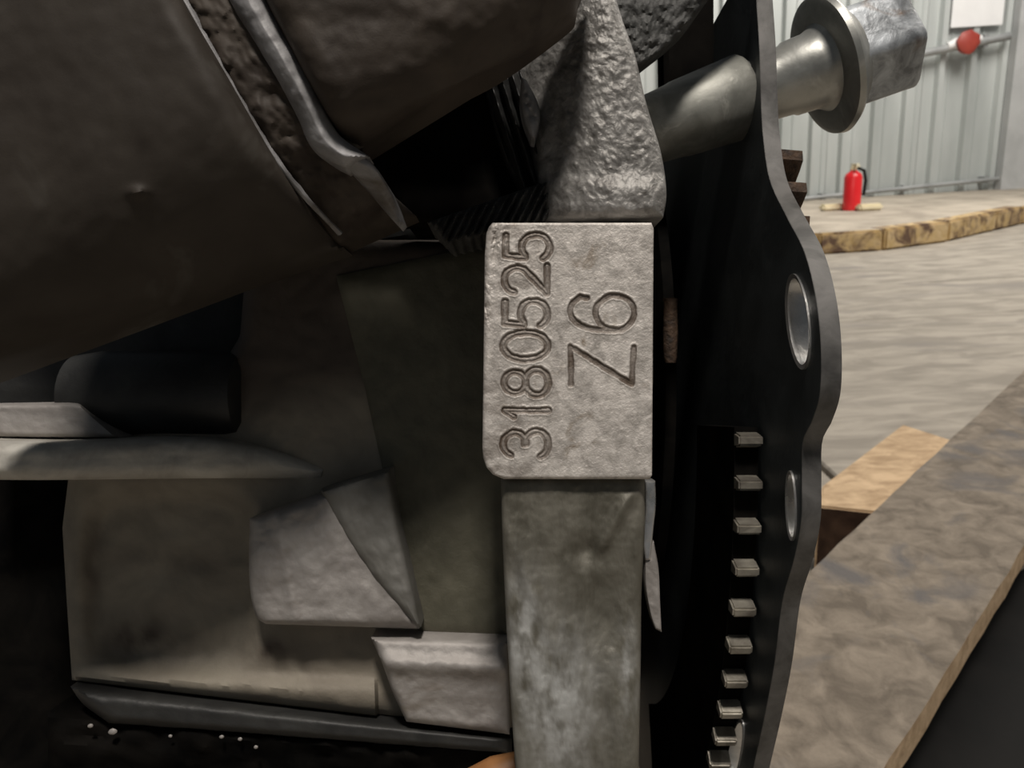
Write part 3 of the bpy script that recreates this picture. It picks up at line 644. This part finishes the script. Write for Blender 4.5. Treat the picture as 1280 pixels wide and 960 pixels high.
# ---- flywheel hub disc further in
fl = thing('flywheel', 'black flywheel disc deep in the gap beside the stamped pad', 'flywheel', W(.06, -.16, .42))
bm = bmesh.new(); lathe(bm, W(.0615, .0, .46), rt, [(0, .10), (.001, .13), (.003, .138), (.0075, .138), (.009, .13)], 72)
link('disc', bm_mesh(bm), 'void', fl)
for a in (-.55, -.25, .05, .35):
    c = W(.0612, .118 * math.sin(a), .46 - .118 * math.cos(a)); bm = bmesh.new(); lathe(bm, c, -rt, [(0, .010), (.002, .010), (.0025, .009), (.0025, .006)], 24)
    link('bolt_head', bm_mesh(bm), 'gear', fl)
# rusty toothed edge behind the plate on the right
rs_ = thing('rusty_sprocket', 'rusty lumpy sprocket edge showing right of the plate below the bolt', 'gear', W(.092, .0, .28))
bm = bmesh.new(); cy, cd, rr = .030, .385, .132; R = []
n = 130
for k in range(n):
    a = -1.2 + 1.60 * k / (n - 1); tt = .5 + .5 * math.cos(k * 2 * math.pi / 7.3); r = rr + .007 * (1 if tt > .62 else (-.3 if tt < .35 else .4)) + .0012 * mnoise.noise(Vector((k * .5, 0, 0)))
    R.append([bm.verts.new(W(x, cy + q * math.sin(a), cd - q * math.cos(a))) for q, x in ((r, .0885), (r - .001, .0965), (rr - .03, .0965), (rr - .03, .0885))])
for k in range(n - 1):
    for j in range(4): bm.faces.new((R[k][j], R[k + 1][j], R[k + 1][(j + 1) % 4], R[k][(j + 1) % 4]))
bm.faces.new(R[0]); bm.faces.new(R[-1])
link('toothed_rim', bm_mesh(bm), 'rust', rs_)

# ================================================================== CLAMP BOLT
b0 = P(812, 163, .266); b1 = P(1100, 58, .266); ax = (b1 - b0).normalized(); L = (b1 - b0).length
blt = thing('flange_bolt', 'thick zinc plated hex flange bolt with spacer sleeve through the black plate', 'bolt', b0)
def along(px): # distance along the axis where it shows at this column
    best = min(((abs(((b0 + ax * t - CP).dot(rt)) / ((b0 + ax * t - CP).dot(fw)) * F + 640 - px)), t) for t in [i * L * 1.5 / 400 for i in range(-60, 400)]); return best[1]
ts, te = along(806), along(932); tw0, tw1, th1 = along(1026), along(1042), along(1122)
bm = bmesh.new(); lathe(bm, b0, ax, [(ts, .0108), (ts + .0015, .0116), (ts + (te - ts) * .3, .0124), (ts + (te - ts) * .34, .0128), (te - .0012, .0142), (te, .0135)], 64, wob=.015)
link('sleeve', bm_mesh(bm), 'sleeve', blt)
bm = bmesh.new(); lathe(bm, b0, ax, [(te - .002, .0105), (along(985), .0118), (along(988), .0125), (tw0 - .004, .0128), (tw0 - .001, .0140), (tw0 + .001, .016)], 56, wob=.01)
link('shank', bm_mesh(bm), 'zinc', blt)
bm = bmesh.new(); lathe(bm, b0, ax, [(tw0 - .0002, .0150), (tw0, .0212), (tw0 + .0008, .0230), (tw0 + .0026, .0235), (tw0 + .004, .0225), (tw1 + .002, .0185), (tw1 + .004, .0170)], 72, wob=.008)
link('washer_flange', bm_mesh(bm), 'zinc', blt)
# hexagonal head: rounded hexagon profile
bm = bmesh.new(); axn = ax; a_ = axn.orthogonal().normalized(); b_ = axn.cross(a_); rings = []
upv = (up - axn * up.dot(axn)).normalized(); sdv = axn.cross(upv)
vv_ = CP - (b0 + axn * ((tw1 + th1) / 2)); HEXROT = math.atan2(vv_.dot(sdv), vv_.dot(upv)) + math.radians(4)
seg = 72
def hexr(th, R):
    k = (th % (math.pi / 3)) - math.pi / 6; return min(R * math.cos(math.pi / 6) / math.cos(k), R * .972)
Lh = th1 - tw1
for i, (t, s) in enumerate([(tw1, .98), (tw1 + Lh * .25, 1), (tw1 + Lh * .5, 1), (tw1 + Lh * .75, 1), (tw1 + Lh * .93, 1), (tw1 + Lh * .985, .955), (tw1 + Lh, .88)]):
    ring = []
    for k in range(seg):
        th = 2 * math.pi * k / seg; r = hexr(th, .0185) * s * (1 + .02 * mnoise.noise(Vector((math.cos(th) * 3, math.sin(th) * 3, i * .8))))
        q = th + HEXROT; ring.append(bm.verts.new(b0 + axn * t + (upv * math.cos(q) + sdv * math.sin(q)) * r))
    rings.append(ring)
for i in range(len(rings) - 1):
    for k in range(seg): bm.faces.new((rings[i][k], rings[i][(k + 1) % seg], rings[i + 1][(k + 1) % seg], rings[i + 1][k]))
bm.faces.new(rings[0]); bm.faces.new(rings[-1]); link('hex_head', bm_mesh(bm), 'hex', blt)

# ================================================================== GASKET EDGE
gk = thing('metal_gasket', 'thin shiny torn metal gasket edge along the right side of the column', 'gasket', P(815, 790, .225))
g1 = casting('gasket_strip', [(806, 601), (806, 640), (803, 670), (806, 700)], [(819, 601), (820, 630), (817, 660), (813, 700)], .2155, .006, 'bright', gk, 12, 50, .0006, rough=.0003, rs=.06)
g2 = casting('gasket_tongue', [(806, 690), (806, 730), (812, 765), (819, 786)], [(817, 676), (823, 710), (825, 750), (827, 790)], .2165, .003, 'step', gk, 12, 50, .0006, rough=.0006, rs=.06)
# small oily pipe end in the dark gap right of the pad
pe = P(838, 415, .30)
bm = bmesh.new(); lathe(bm, pe - up * .012, up, [(0, .002), (.002, .0026), (.012, .0029), (.022, .0026), (.025, .003)], 20)
tag(link('copper_stub', bm_mesh(bm), 'rust', origin=pe - up * .012), 'small copper brown stub in the dark gap right of the pad', 'fitting')
